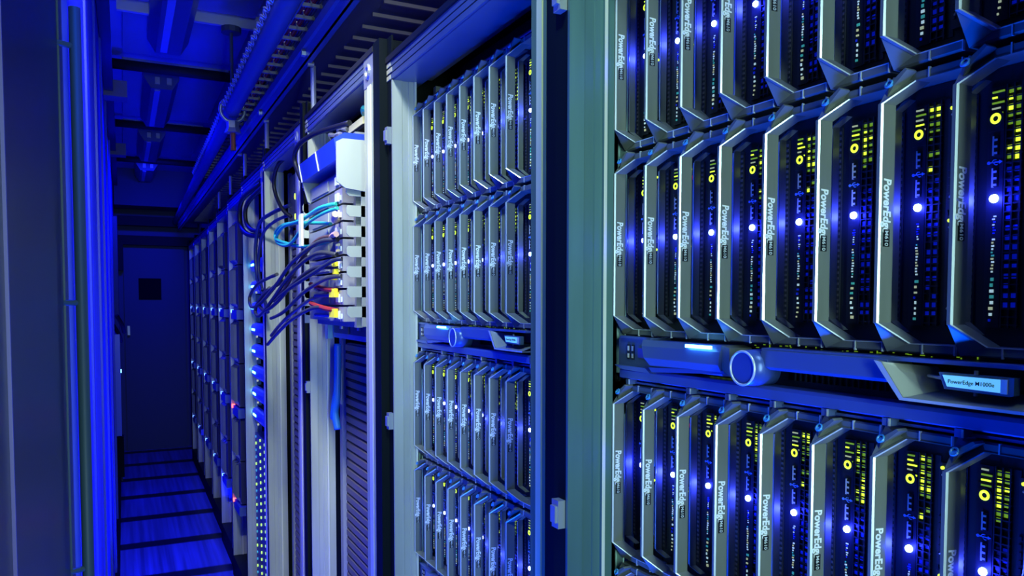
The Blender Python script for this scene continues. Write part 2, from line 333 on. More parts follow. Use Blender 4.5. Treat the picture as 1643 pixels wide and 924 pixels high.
def rack(i):
    yf, xf, yn, ynn = RACKS[i]
    nxt = RACKS[i + 1] if i + 1 < len(RACKS) else None
    o = thing('server_rack', RLAB[i], 'server rack', (xf, yf, 0), 'server racks in a row along the right of the aisle')
    zt = H + (ZT if i < 2 else ZT + .032)
    W2 = yf - yn                    # clear opening
    pw = .056 if i == 0 else (.040 if i == 1 else .062)
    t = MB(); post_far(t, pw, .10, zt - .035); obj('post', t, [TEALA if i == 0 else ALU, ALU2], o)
    # near post: front face with shallow grooves
    t = MB(); w = yn - ynn
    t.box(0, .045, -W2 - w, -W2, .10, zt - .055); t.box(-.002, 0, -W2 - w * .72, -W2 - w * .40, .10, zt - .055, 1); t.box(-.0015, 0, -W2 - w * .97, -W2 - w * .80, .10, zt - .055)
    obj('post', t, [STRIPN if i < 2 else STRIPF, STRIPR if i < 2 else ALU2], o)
    # corner casting above near post with a round hole
    t = MB(); t.box(-.001, .05, -W2 - w, -W2, zt - .055, zt); t.tor((-.001, -W2 - w * .45, zt - .028), (1, 0, 0), .011, .004, 16, 6); obj('corner_casting', t, STEEL, o)
    # top beam : three ribs on the front, plain aluminium underside
    t = MB(); L0, L1 = -W2, .03
    t.box(.004, .058, L0, L1, zt - .035, zt, 0)
    for k in range(3):
        z = zt - .033 + k * .0115; t.box(0, .004, L0, L1, z, z + .009, 0)
    obj('top_beam', t, mat('beam aluminium', (.20, .25, .36), .35, .5, noise=((4, 3, 30), .12, .08)), o)
    t = MB()
    for k in range(3):
        z = zt - .033 + k * .0115; t.box(-.0008, .0, L1 - .022 - .008 * (k == 1), L1 - .001, z + .001, z + .0085)
    obj('joint_plate', t, mat('brass joint plate', (.75, .7, .42), .4, .3), o)
    t = MB(); t.box(-.003, .02, L0 - w + .001, L1, zt, zt + .010); obj('top_seal', t, SEAL, o)
    # inner beam lip and roof
    t = MB(); t.box(.058, .075, L0, 0, zt - .028, zt - .02); obj('inner_lip', t, STEEL, o)
    t = MB(); t.box(.02, .75, L0 - w, .03, zt, zt + .012); obj('roof_panel', t, BLACKP, o)
    # side slab (black) standing between this rack and the next
    ya = .0045
    yb = (nxt[3] - yf - .0005) if nxt else .09
    t = MB(); fx = (nxt[1] - xf - .002) if nxt else .0006; t.box(.0006, .0038, ya, .0295, 0, zt + .045); t.box(fx, .75, .0305, yb, 0, zt + .045); obj('side_slab', t, BLACKP, o)
    t = MB(); t.box(.74, .75, L0 - w, .03, .0, zt); obj('back_panel', t, BLACKP, o)
    t = MB(); t.box(.0, .75, L0 - w, .03, 0, .10); obj('plinth', t, BLACKP, o)
    # inner mounting rails
    for y, s in ((-.001, -1), (L0 + .001, 1)):
        t = MB(); a, b = sorted((y, y + s * (.012 if i < 2 else .028)))
        x0 = (.514 - xf) if i < 2 else pw + .012
        t.box(x0, x0 + .01, a, b, .10, zt - .04)
        obj('mounting_rail', t, STEEL if i < 2 else GREYM, o)
    if i < 3:
        for z in ((.318, -.225) if i == 0 else (.300, -.215)):
            t = MB(); t.box(-.008, .0005, .006, .020, H + z - .015, H + z + .015); t.box(-.011, -.008, .008, .018, H + z - .009, H + z + .009)
            obj('hinge_catch', t, STEEL, o)
    return o
RO = [rack(i) for i in range(len(RACKS))]
# rods between rack tops and tray
for i in (2, 3, 4, 5, 6):
    yf, xf, yn, ynn = RACKS[i]
    t = MB(); t.cyl((xf + .020, yf + (.02 if i < 3 else .06), H + ZT + .046), (xf + .020, yf + (.02 if i < 3 else .06), H + .60), .007, 8)
    tag(obj('tray_rod', t, mat('rod paint', (.4, .42, .55), .4, .3)), 'vertical threaded rod joining the cable tray to the top of the %s' % RACKNAME[i], 'rod', 'vertical rods under the cable tray')

# ================================================================== BLADES
HB = .0758
def blade_frame():
    m = MB()
    # profile in (u, d): outer left, front, highlit chamfer, inner wall
    P = [(-.0006, .0012), (.0002, 0), (.0027, 0), (.0036, .0015), (.0036, .0140), (-.0006, .0140)]
    def ring(z, du=0, dd=0): return [(d + dd, -(u + du), z) for u, d in P]
    mis = [0, 0, 1, 0, 0, 0]
    m.loft(ring(-HB), ring(HB), 0, True, mis)
    for s in (1, -1):
        m.loft(ring(s * HB), [(d + .016 if d > .01 else d + .016, -(u + .0145), s * (.0905 - 0)) for u, d in P], 0, True, mis)
        # web between bar, diagonal and arm
        A = (0.0006, 0, s * (HB - .001)); B = (.0162, -.0145, s * .0905); C = (.0162, .0006, s * .0966); A2 = (.014, 0, s * (HB - .001)); B2 = (.030, -.0145, s * .0905); C2 = (.030, .0006, s * .0966)
        m.add([A, B, C, A2, B2, C2], [(0, 1, 2), (3, 5, 4), (0, 3, 4, 1), (1, 4, 5, 2), (2, 5, 3, 0)], 0)
        # arm
        z0, z1 = sorted((s * .0903, s * .0966))
        m.prism([(.0162, z0), (.0175, z0 - (.0004)), (.0388, z0), (.0388, z1), (.0185, z1), (.0162, z1 - .0012)] if s > 0 else
                [(.0162, z0 + .0012), (.0185, z0), (.0388, z0), (.0388, z1), (.0175, z1 + .0004), (.0162, z1)], .000, .0500, 'u', 0)
        # small raised slash half way and bevelled end
        m.bx(.0262, .0272, .0155, .0176, z0 - .0003, z1 + .0003, 1)
        m.bx(.0494, .0502, .0157, .0180, z0 - .0002, z1 + .0002, 1)
        # bright inner edge of the arm
        m.bx(.0150, .0500, .0158, .0166, (z0 - .0005) if s > 0 else z1 - .0002, (z0 + .0002) if s > 0 else z1 + .0005, 1 if s < 0 else 0)
    return m
frame_me = blade_frame().mesh('handle_frame', [BEZ, BEZE])
body_me = MB().bx(-.0128, .0408, .0392, .30, -.0900, .0900).mesh('body', DARKB)
m = MB(); m.bx(-.0055, -.0038, .0235, .0305, -.0745, .0745, 0); m.bx(-.0056, -.0044, .0228, .0236, -.073, .073, 1)
for s_ in (1, -1): m.loft([(.0235, .0055, s_ * .0745), (.0235, .0038, s_ * .0745), (.0305, .0038, s_ * .0745), (.0305, .0055, s_ * .0745)], [(.033, .0045, s_ * .083), (.033, -.0005, s_ * .083), (.0395, -.0005, s_ * .083), (.0395, .0045, s_ * .083)], 0)
rib_me = m.mesh('inner_rib', [BEZ, BEZE])
m = MB(); m.bx(-.0084, -.0040, .0325, .0336, -.076, .076, 0)
for k in range(34):
    z = -.074 + k * .0044; m.bx(-.0076, -.0048, .0319, .0326, z, z + .0020, 1)
vent_me = m.mesh('vent_strip', [DARKG, mat('vent hole plug', (.10, .09, .10), .5)])
m = MB(); m.bx(.0030, .0135, .0318, .0336, -.078, .0775, 0); m.bx(.0030, .0136, .0314, .0319, .0495, .0655, 0)
pp_me = m.mesh('port_panel', PANEL)
m = MB(); m.tor((.0312, -.0083, .0575), (1, 0, 0), .0026, .0011, 20, 8); pb_me = m.mesh('power_button', LEDY)
m = MB(); m.cyl((.0308, -.0083, .0575), (.0318, -.0083, .0575), .0052, 20); pbk_me = m.mesh('button_surround', mat('button surround', (.03, .035, .05), .3))
def usb(z):
    m = MB(); m.bx(.0068, .0078, .0305, .0318, z - .0062, z + .0062, 0)
    for k in range(3): m.bx(.0078, .0100, .0305, .0318, z - .0054 + k * .0042, z - .0040 + k * .0042, 0)
    m.bx(.0078, .0106, .0309, .0318, z - .0060, z + .0060, 1); return m
usb_me = usb(0).mesh('usb_port', [CREAM, mat('port cavity', (.01, .01, .015), .4)])
m = MB(); m.bx(.0040, .0110, .0313, .0318, -.0004, .0004); m.prism([(.0110, .0012), (.0132, 0), (.0110, -.0012)], .0313, .0318, 'd')
m.tube([(.0315, -.0062, 0), (.0315, -.0075, .0016), (.0315, -.0092, .0016)], .00035, 5); m.tube([(.0315, -.0072, 0), (.0315, -.0085, -.0016), (.0315, -.0100, -.0016)], .00035, 5)
m.cyl((.0313, -.0042, 0), (.0318, -.0042, 0), .0011, 10)
um_me = m.mesh('usb_symbol', LBLUE)
m = MB(); m.cyl((0.0303, -.0083, 0), (.0318, -.0083, 0), .0025, 16, .0028); led_me = m.mesh('indicator_lamp', LEDB)
def marks(seed):
    R = random.Random(seed); m = MB()
    for k in range(7):      # small legend by the lamp
        z = -.006 - k * .0018; m.bx(.0074 + R.uniform(0, .001), .0092 + R.uniform(-.0005, .001), .0314, .0318, z, z + .0009, R.choice((0, 3)))
    for k in range(11):     # row of pale contacts
        z = -.021 - k * .0021; a = .0072 + R.uniform(0, .0008); m.bx(a, a + R.uniform(.0008, .0018), .0312, .0318, z, z + .0011, R.choice((0, 0, 0, 2, 1)))
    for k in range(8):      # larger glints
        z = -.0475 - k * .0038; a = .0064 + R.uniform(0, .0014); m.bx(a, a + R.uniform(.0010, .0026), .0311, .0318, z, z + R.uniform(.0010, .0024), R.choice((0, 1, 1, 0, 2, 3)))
    return m.mesh('contact_marks', [GLOWW, LEDT, LEDO, GLOWD])  # legend and contacts glow by emission to imitate glints
marks_me = [marks(i) for i in range(4)]
def grille(seed):
    R = random.Random(seed + 50); m = MB()
    m.bx(.0140, .0300, .0328, .0336, -.078, .078, 0)
    for k in range(30):
        z = -.0765 + k * .0052; m.bx(.0140, .0252, .0312, .0330, z, z + .0009, 0)
    for u in (.0140, .0188, .0238): m.bx(u, u + .0009, .0310, .0330, -.078, .078, 0)
    return m.mesh('vent_grille', DARKG)
gr_me = grille(0)
def glints(seed):
    R = random.Random(seed + 90); m = MB()
    for k in range(9):                                    # glowing pieces stand for green light behind the upper grille
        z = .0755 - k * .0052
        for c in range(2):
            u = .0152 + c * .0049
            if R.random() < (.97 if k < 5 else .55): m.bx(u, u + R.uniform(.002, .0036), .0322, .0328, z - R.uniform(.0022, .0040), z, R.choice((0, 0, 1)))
    for k in range(5):
        z = .074 - k * .0035; m.bx(.0050, .0050 + R.uniform(.003, .008), .0311, .0318, z, z + .0011, R.choice((0, 1, 4)))
    for k in range(16):
        z = .022 - k * .0062
        for c in range(2):
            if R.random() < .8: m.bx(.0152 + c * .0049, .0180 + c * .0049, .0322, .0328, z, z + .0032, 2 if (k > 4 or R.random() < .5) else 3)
    return m.mesh('grille_glow', [GLOWG, LEDY, GLOWD, mat('blue board', (.02, .04, .3), .4), LEDO])
gl_me = [glints(i) for i in range(4)]
def drive():
    m = MB(); m.bx(.0300, .0408, .0300, .0336, -.036, .036, 0)
    for k in range(6): m.bx(.0312, .0330, .0290, .0302, -.030 + k * .0052, -.0272 + k * .0052, 0)
    return m.mesh('drive_carrier', mat('drive carrier', (.03, .035, .06), .4))
drive_me = drive()
m = MB(); m.tube([(.0285, -.0335, .028), (.0270, -.0365, .022), (.0270, -.0365, -.020), (.0285, -.0335, -.028)], .0008, 6); dh_me = m.mesh('drive_handle', STEEL)
m = MB(); m.cyl((.0288, -.0330, .0325), (.0302, -.0330, .0325), .0012, 10); dl_me = m.mesh('drive_lamp', LEDY)
m = MB(); m.tor((.0292, -.0372, .0), (1, 0, 0), .0019, .0007, 14, 6); ej_me = m.mesh('eject_ring', mat('dull red ring', (.5, .03, .03), .4, emit=(.6, .02, .03), es=.18))
# latch button on the upper left shoulder of the frame
m = MB(); m.prism([(.0020, .0800), (.0050, .0905), (.0160, .0975), (.0175, .0960), (.0080, .0880)], .006, .016, 'd', 0)
lat_me = m.mesh('latch_housing', BEZ)
m = MB(); m.tor((.0048, -.0045, .0892), (-1, .1, .55), .0026, .0008, 16, 6, 0); m.cyl((.0062, -.0045, .0880), (.0050, -.0045, .0892), .0024, 14, None, 0)
lb_me = m.mesh('latch_button', BUTTON)
# lettering on the inner wall of the frame, reading downwards
m = MB()
def onwall(z0, d0): return lambda x, y, t: (d0 + y * 1.25, -(.0037 + t), z0 - x)
w = text_to(m, 'PowerEdge', .0083, onwall(.0250, .0036), 0, .00012, .1, .00026); let_me = m.mesh('maker_lettering', WHITEP)
m = MB(); m.box(.0038, .0100, -.0040, -.0036, -.0225, -.0105, 0); mp_me = m.mesh('model_plate', mat('black plate', (.008, .01, .012), .3))
m = MB(); text_to(m, 'M610', .0048, lambda x, y, t: (.0052 + y, -(.0041 + t), -.0112 - x), 0, .0001, 0, .00005); mt_me = m.mesh('model_lettering', mat('grey print', (.6, .65, .7), .5))

lamp_data = bpy.data.lights.new('indicator_glow', 'POINT'); lamp_data.energy = .045; lamp_data.color = (.02, .03, 1); lamp_data.shadow_soft_size = .002
lamp_small = lamp_data.copy(); lamp_small.energy = .026
def make_blade():
    o = thing('blade_server', 'x', 'blade server', (0, 0, 0))
    obj('body', body_me, None, o); obj('handle_frame', frame_me, None, o)
    obj('inner_rib', rib_me, None, o); obj('vent_strip', vent_me, None, o, (.0055, .0035, 0))
    p = obj('port_panel', pp_me, None, o, (.0056, .0030, 0))
    s = obj('button_surround', pbk_me, None, p); obj('power_button', pb_me, None, p)
    obj('usb_port', usb_me, None, p, (0, 0, .0400)); obj('usb_port', usb_me, None, p, (0, 0, .0195)); obj('usb_symbol', um_me, None, p, (0, 0, .0295))
    obj('indicator_lamp', led_me, None, p, (0, 0, .0060)); obj('contact_marks', marks_me[0], None, p)
    g = obj('vent_grille', gr_me, None, o, (.0056, .0025, 0)); obj('grille_glow', gl_me[0], None, g)
    for z in (.038, -.038):
        d = obj('drive_carrier', drive_me, None, o, (.0055, .002, z)); obj('drive_handle', dh_me, None, d); obj('drive_lamp', dl_me, None, d)
    obj('eject_ring', ej_me, None, o, (.0055, .002, .062))
    l = obj('latch_housing', lat_me, None, o); obj('latch_button', lb_me, None, l)
    obj('maker_lettering', let_me, None, o); q = obj('model_plate', mp_me, None, o); obj('model_lettering', mt_me, None, q)
    gl = bpy.data.objects.new('indicator_glow', lamp_data); COL.objects.link(gl); gl.parent = o; gl.location = (.0280, -.0053, .0060)
    return o
proto = make_blade(); proto_used = False
ROWZ = [.2601, .0623, .2601 - .4445, .0623 - .4445]
XB = .472; PITCH = .0545
BX0 = [.7037, 1.3497]
def place_blade(r, row, i):
    global proto_used
    o = proto if not proto_used else copy_tree(proto); proto_used = True
    o.location = (XB, BX0[r] - PITCH * i, H + ROWZ[row])
    o['label'] = 'blade server, %s from the left in the %s blade row of the %s' % (NTH[i] if i < 7 else 'rightmost', NTH[row], RACKNAME[r])
    if i == 7: o['label'] = 'blade server at the right end of the %s blade row of the %s' % (NTH[row], RACKNAME[r])
    if i == 0: o['label'] = 'blade server at the left end of the %s blade row of the %s' % (NTH[row], RACKNAME[r])
    o['group'] = 'blade servers in the %s row of the %s' % (NTH[row], RACKNAME[r])
    k = (i * 3 + row * 5 + r) % 4
    if r == 1:
        for c in o.children:
            if c.type == 'LIGHT': c.data = lamp_small
    for c in o.children:
        for g in c.children:
            if g.name.startswith('contact_marks'): g.data = marks_me[k]
            if g.name.startswith('grille_glow'): g.data = gl_me[(k + row) % 4]
for r in (0, 1):
    for row in range(4):
        for i in range(8 if not (r == 0 and row == 3) else 4): place_blade(r, row, i)

# ================================================================== CHASSIS with its control console
def chassis(r, k):
    y0 = BX0[r]; zc = H - .061 - .4445 * k
    o = thing('blade_chassis', '%s blade chassis of the %s, with round knob console' % (('upper', 'lower')[k], RACKNAME[r]), 'blade chassis', (XB, y0, zc), 'blade chassis with control consoles')
    z1 = .061 + .2601 + .1005; 
    t = MB(); z0 = -.030
    t.bx(-.0145, -.0115, .018, .55, z0, z1); t.bx(.4385, .4415, .018, .55, z0, z1)
    t.bx(-.0115, .4385, .018, .55, z1 - .002, z1); t.bx(-.0115, .4385, .0335, .55, .061 + .1612 - .0015, .061 + .1612 + .0015); t.bx(-.0115, .4385, .045, .55, z0, z0 + .002)
    t.bx(-.0115, .4385, .548, .55, z0, z1)
    obj('shell', t, BLUEP, o)
    t = MB(); t.bx(-.0135, .0005, .0165, .0179, z0 - .03 if k == 0 else z0, z1); t.bx(-.0135, -.0120, .0150, .0165, z0 - .03 if k == 0 else z0, z1); obj('mounting_ear', t, mat('cyan lit ear steel', (.50, .74, .72), .4, .1), o)  # cyan light on the ear put into its colour
    # back grille plate behind the console
    t = MB(); t.bx(.004, .436, .036, .040, -.028, .0255, 0)
    for q in range(36):
        u = .225 + q * .0058; t.bx(u, u + .0008, .033, .036, -.004, .006, 0)
    t.bx(.22, .436, .033, .036, .006, .0068, 0); t.bx(.22, .436, .033, .036, -.0048, -.004, 0)
    obj('back_grille', t, mat('dark console back', (.012, .018, .05), .4), o)
    R = random.Random(5 + r + k); t = MB()
    for q in range(34):
        u = R.uniform(.175, .38); z = R.uniform(.0205, .0245); a = R.random() < .5
        t.bx(u, u + (R.uniform(.001, .0035) if a else .0006), .0352, .0359, z, z + (.0006 if a else R.uniform(.001, .003)), 0)
    for q in range(5): t.bx(.118 + q * .008, .1225 + q * .008, .0352, .0359, -.0075, -.0030, 0)
    for q in range(16): t.bx(.040 + q * .0042, .0425 + q * .0042, .022 + .0002 * q, .0235 + .0002 * q, -.0090 - .0001 * q, -.0086 - .0001 * q, 0)
    obj('board_glow', t, GLOWG, o)  # emissive bits imitate green glints off the circuit board
    # left ear with two upright ports
    t = MB(); t.bx(-.0040, .055, .012, .036, -.0055, .0235, 0); t.prism([(.000, .0235), (.055, .0235), (.055, .0255), (.002, .0262)], .010, .036, 'd', 0)
    t.prism([(-.004, -.0055), (.052, -.0055), (.060, -.0105), (.010, -.0095)], .006, .036, 'd', 0)
    e = obj('port_ear', t, BLUEP, o)
    for u in (.0130, .0205):
        t = MB(); t.bx(u, u + .0048, .0110, .0121, .0012, .0172, 0); t.bx(u + .001, u + .0038, .0106, .0111, .003, .0075, 1); t.bx(u + .001, u + .0038, .0106, .0111, .0105, .0155, 1)
        obj('usb_port', t, [INK, CREAM], e)
    t = MB(); t.bx(.033, .047, .0105, .0121, .004, .014, 0); obj('video_port', t, mat('blue connector', (.02, .04, .5), .4), e)
    # display console: wedge with slanted ends
    t = MB()
    A = [(.006, .0235), (.002, .0175), (.000, .006), (.006, -.0040), (.030, -.0060), (.030, .0235)]
    t.loft([(a, -.048 - .016 * (.0235 - c) / .03, c) for a, c in A], [(a, -.168, c) for a, c in A])
    c_ = obj('display_console', t, BLUEP, o)
    t = MB(); t.prism([(.060, -.0040), (.168, .0015), (.176, -.0015), (.066, -.0085)], .004, .032, 'd'); obj('console_lip', t, mat('blue lip', (.06, .12, .5), .3, .2), c_)
    t = MB(); t.prism([(.168, .0235), (.178, .0215), (.178, .004), (.183, -.004), (.172, -.001), (.164, .008)], .004, .03, 'd'); obj('end_cap', t, BEZ, c_)
    t = MB(); t.bx(.124, .158, -.0012, .002, .0196, .0226); obj('light_bar', t, LEDC, c_)
    # round knob
    t = MB(); t.cyl((-.006, -.205, .0065), (.022, -.205, .0065), .0150, 40, .0162, 0); kn = obj('round_knob', t, mat('blue knob', (.05, .1, .42), .3, .2), o, None, True)
    t = MB(); t.tor((-.006, -.205, .0065), (1, 0, 0), .0142, .0011, 40, 8); obj('knob_rim', t, BEZE, kn, None, True)
    # long cross bar and badge frame
    t = MB(); t.prism([(.006, .0232), (.004, .0218), (.004, .0085), (.010, .0055), (.026, .0055), (.026, .0232)], .216, .336, 'u'); t.bx(.216, .436, .0045, .026, .0215, .0240)
    cb = obj('cross_bar', t, BLUEP, o)
    t = MB()
    o1 = [(.329, .0215), (.350, -.0045), (.436, -.0045)]; i1 = [(.335, .0205), (.3525, -.0025), (.436, -.0025)]
    def q4(a, b, c, d, dd): t.add([(dd[0], -a[0], a[1]), (dd[0], -b[0], b[1]), (dd[1], -c[0], c[1]), (dd[1], -d[0], d[1])], [(0, 1, 2, 3)], 0)
    # rim
    for a in (0, 1):
        t.loft([(-.001, -o1[a][0], o1[a][1]), (-.001, -i1[a][0], i1[a][1]), (.03, -i1[a][0] + 0, i1[a][1]), (.03, -o1[a][0], o1[a][1])],
               [(-.001, -o1[a + 1][0], o1[a + 1][1]), (-.001, -i1[a + 1][0], i1[a + 1][1]), (.03, -i1[a + 1][0], i1[a + 1][1]), (.03, -o1[a + 1][0], o1[a + 1][1])], 0, True, [1, 0, 0, 0])
    fr = obj('badge_frame', t, [BEZ, BEZE], o)
    t = MB()
    # sloping inner bowl
    I = [(.335, .0205), (.3525, -.0025), (.436, -.0025)]; J = [(.360, .0180), (.372, .0050), (.436, .0050)]
    for a in (0, 1):
        t.add([(.0, -I[a][0], I[a][1]), (.0, -I[a + 1][0], I[a + 1][1]), (.024, -J[a + 1][0], J[a + 1][1]), (.024, -J[a][0], J[a][1])], [(0, 1, 2, 3)], 0)
    obj('inner_bowl', t, mat('bowl grey', (.30, .31, .29), .4, .2), fr)
    t = MB(); t.prism([(.376, .0165), (.380, .0060), (.422, .0050), (.424, .0060), (.424, .0165)], .002, .008, 'd', 0); bd = obj('name_badge', t, [mat('badge body', (.15, .25, .35), .3, .4)], o)
    t = MB(); t.prism([(.379, .0150), (.3822, .0078), (.4160, .0070), (.4160, .0150)], .0014, .002, 'd', 0); obj('badge_window', t, BADGE, bd)
    t = MB(); t.bx(.4165, .4205, .0012, .002, .0065, .0152); obj('badge_end', t, mat('ivory end', (.85, .85, .7), .4), bd)
    t = MB(); text_to(t, 'PowerEdge M1000e', .0037, lambda x, y, tt: (.0012 - tt, -(.3828 + x * 1.0), .0100 + y), 0, .0001, 0, .00001); obj('badge_lettering', t, INK, bd)
    t = MB(); t.cyl((.005, -.399, .003), (.005, -.399, .019), .0013, 10); obj('badge_pin', t, STEEL, bd)
    t = MB(); t.cyl((.005, -.3765, .0125), (.012, -.362, .0125), .0013, 10); obj('badge_pin', t, STEEL, bd)
    # lower rail with clips
    t = MB(); t.prism([(.012, -.0085), (.009, -.0110), (.009, -.0185), (.012, -.0200), (.030, -.0200), (.030, -.0085)], .002, .438, 'u')
    lr = obj('lower_rail', t, BLUEP, o)
    for q in range(8):
        u = .058 + q * .054 if q else .012
        t = MB(); t.bx(u, u + .0065, .0105, .020, -.0255, -.0200, 0); t.bx(u + .0050, u + .0066, .0100, .0108, -.0255, -.0200, 1); obj('clip', t, [BLUEP, BEZE], lr)
    t = MB()
    for q in range(8):
        u = .024 + q * .054
        t.bx(u, u + .012, .0205, .022, -.0238, -.0230, 0); t.bx(u + .016, u + .021, .0205, .022, -.0240, -.0228, 0)
    obj('slot_marks', t, mat('pale slot mark', (.45, .55, .6), .4, .3), lr)
    for sy, sz in ((-.0075, .245), (-.0075, .085), (-.0075, -.020)):
        t = MB(); t.cyl((.012, -sy + 0, sz), (.018, -sy, sz), .005, 14); t.cyl((.0105, -sy, sz), (.012, -sy, sz), .003, 6); obj('mounting_screw', t, BLACKP, o)
    return o
for r in (0, 1):
    for k in (0, 1): chassis(r, k)
# blanking below the second chassis and above the first
for r in (0, 1):
    yf, xf, yn, ynn = RACKS[r]
    t = MB(); t.box(XB + .01, XB + .03, yn + .01, yf - .014, H - .62 - .30, H - .56); tag(obj('blanking_panel', t, BLACKP), 'plain black blanking panel low in the %s' % RACKNAME[r], 'blanking panel', 'plain black blanking panels')
t = MB(); t.box(.56, .575, .83, 1.335, H + .366, H + .43); t.box(.50, .56, .83, 1.335, H + .366, H + .370)
tag(obj('blanking_panel', t, mat('navy panel', (.015, .02, .05), .5)), 'dark navy recessed panel above the blades of the second rack', 'blanking panel')

# ================================================================== NETWORK RACK (third)
XR3 = .424
g = thing('network_switch', 'pale grey modular network switch with a blue tilted hood', 'network switch', (XR3, 1.93, H + .12))
def G(x, y, z): return (x - XR3, y - 1.93, z - .12)
def gb(m, x0, x1, y0, y1, z0, z1, mi=0):
    a = G(x0, y0, z0); b = G(x1, y1, z1); return m.box(a[0], b[0], a[1], b[1], a[2], b[2], mi)
t = MB(); gb(t, .425, .80, 1.56, 1.915, -.05, .345); obj('body', t, mat('switch body', (.22, .23, .25), .4), g)
# hood : blue sloping front, grey near cheek
t = MB()
A = [(.385, .285), (.378, .325), (.400, .338), (.44, .338), (.44, .285)]
t.loft([G(a, 1.545, c) for a, c in A], [G(a, 1.885, c) for a, c in A]); hd = obj('hood', t, mat('blue hood', (.02, .06, .50), .4, .2), g)
t = MB()
for y_ in (1.705, 1.880):
    t.loft([G(.3838, y_, .285), G(.3768, y_, .325), G(.3790, y_, .325), G(.3860, y_, .285)], [G(.3838, y_ + .007, .285), G(.3768, y_ + .007, .325), G(.3790, y_ + .007, .325), G(.3860, y_ + .007, .285)])
obj('hood_strip', t, WHITEP, hd)
t = MB(); P = [(.382, .318), (.382, .240), (.400, .228), (.470, .220), (.470, .325), (.395, .325)]
t.loft([G(a, 1.540, c) for a, c in P], [G(a, 1.545, c) for a, c in P]); obj('hood_cheek', t, GREYM, hd)
t = MB(); P = [(.386, .285), (.425, .285), (.425, .225), (.398, .240)]
t.loft([G(a, 1.885, c) for a, c in P], [G(a, 1.89, c) for a, c in P]); obj('hood_cheek', t, GREYM, hd)
# modules
zt_ = .275
for k in range(9):
    z1 = .268 - k * .0345; z0 = z1 - .030
    t = MB(); gb(t, .404, .428, 1.64, 1.900, z0, z1); gb(t, .402, .404, 1.70, 1.86, z0 + .004, z1 - .004)
    md_ = obj('module', t, GREYM if k % 3 != 1 else mat('dark module', (.16, .17, .18), .45), g)
    t = MB(); gb(t, .402, .428, 1.575, 1.638, z0, z1); obj('port_block', t, mat('port block', (.32, .3, .33), .45), md_)
    t = MB(); gb(t, .3985, .402, 1.60, 1.625, z0 + .005, z1 - .008); gb(t, .399, .402, 1.583, 1.593, z0 + .006, z0 + .016)
    obj('connector', t, mat('pale connector', (.75, .78, .7), .4), md_)
t = MB()
for k in range(3): gb(t, .3975, .3990, 1.59, 1.615, .118 - k * .012 - (.03 if k > 1 else 0), .122 - k * .012 - (.03 if k > 1 else 0))
obj('status_lamp', t, LEDO, g)
# stepped cable fingers, near side and far side
def fingers(y, x0, x1, n, z1, dz):
    m = MB(); hgt = dz
    for k in range(n):
        zc = z1 - k * hgt
        P = [(x1, zc), (x0 + .009, zc), (x0, zc - .006), (x0, zc - hgt * .62), (x0 + .009, zc - hgt * .80), (x0 + .011, zc - hgt), (x1, zc - hgt)]
        m.loft([G(a, y, c) for a, c in P], [G(a, y + .002, c) for a, c in P])
        m2 = None
    return m
for nm, y, x0, x1 in (('near', 1.548, .403, .445), ('far', 1.895, .388, .402)):
    t = MB()
    for k in range(7):
        zc = .236 - k * .0405
        P = [(x1, zc), (x0 + .003, zc), (x0, zc - .005), (x0, zc - .016), (x0 + .006, zc - .022), (x1, zc - .022)]
        t.loft([G(a, y, c) for a, c in P], [G(a, y + .003, c) for a, c in P])
    gb(t, x1 - .012, x1, y, y + .003, -.048, .236)
    obj('cable_fingers', t, GREYM, g)
t = MB(); gb(t, .440, .444, 1.552, 1.60, -.048, .25); obj('purple_backing', t, mat('violet backing', (.16, .12, .3), .5), g)
# shelf with odds and ends above the hood
o = thing('equipment_shelf', 'small shelf above the blue hood holding loose connectors', 'shelf', (XR3, 1.9, H + .365))
t = MB(); t.box(.03, .40, -.33, .085, 0, .006); obj('shelf_plate', t, BLACKP, o)
t = MB(); t.box(.028, .045, -.30, -.19, .007, .022); obj('front_strip', t, mat('yellow strip', (.7, .66, .38), .5), o)
t = MB(); t.tube([(.035, -.35, .02), (.03, -.31, .035), (.04, -.28, .03), (.06, -.24, .03)], .008, 8); tag(obj('teal_plug', t, mat('teal plastic', (.03, .35, .33), .4), None, (XR3, 1.9, H + .365)), 'teal plug lying on the shelf above the hood', 'plug')
t = MB(); t.tube([(.03, -.17, .02), (.022, -.13, .03), (.03, -.09, .022), (.02, -.05, .03), (.04, -.02, .02), (.02, -.12, .018), (.05, -.15, .02)], .005, 8)
tag(obj('cable_bunch', t, mat('silver sleeve', (.5, .5, .48), .35, .4), None, (XR3, 1.9, H + .365)), 'silver cable bunch lying on the shelf above the hood', 'cable')
# media converter under the switch
o = thing('media_converter', 'small blue and silver device hanging below the network switch', 'network device', (XR3, 1.9, H - .075))
t = MB(); t.box(.035, .25, -.33, .0, -.008, .0); t.box(.035, .25, -.33, .0, .0, .04); obj('casing', t, BLUEP, o)
for y in (-.16, -.31): obj('dark_bay', MB().box(.030, .035, y, y + .13, .004, .036), INK, o)
for y in (-.115, -.265): obj('bay_latch', MB().box(.026, .030, y, y + .015, .015, .022), STEEL, o)
t = MB(); t.box(.022, .034, .0, .03, -.012, .045)
obj('end_connector', t, mat('teal connector', (.2, .5, .5), .35, .3), o)
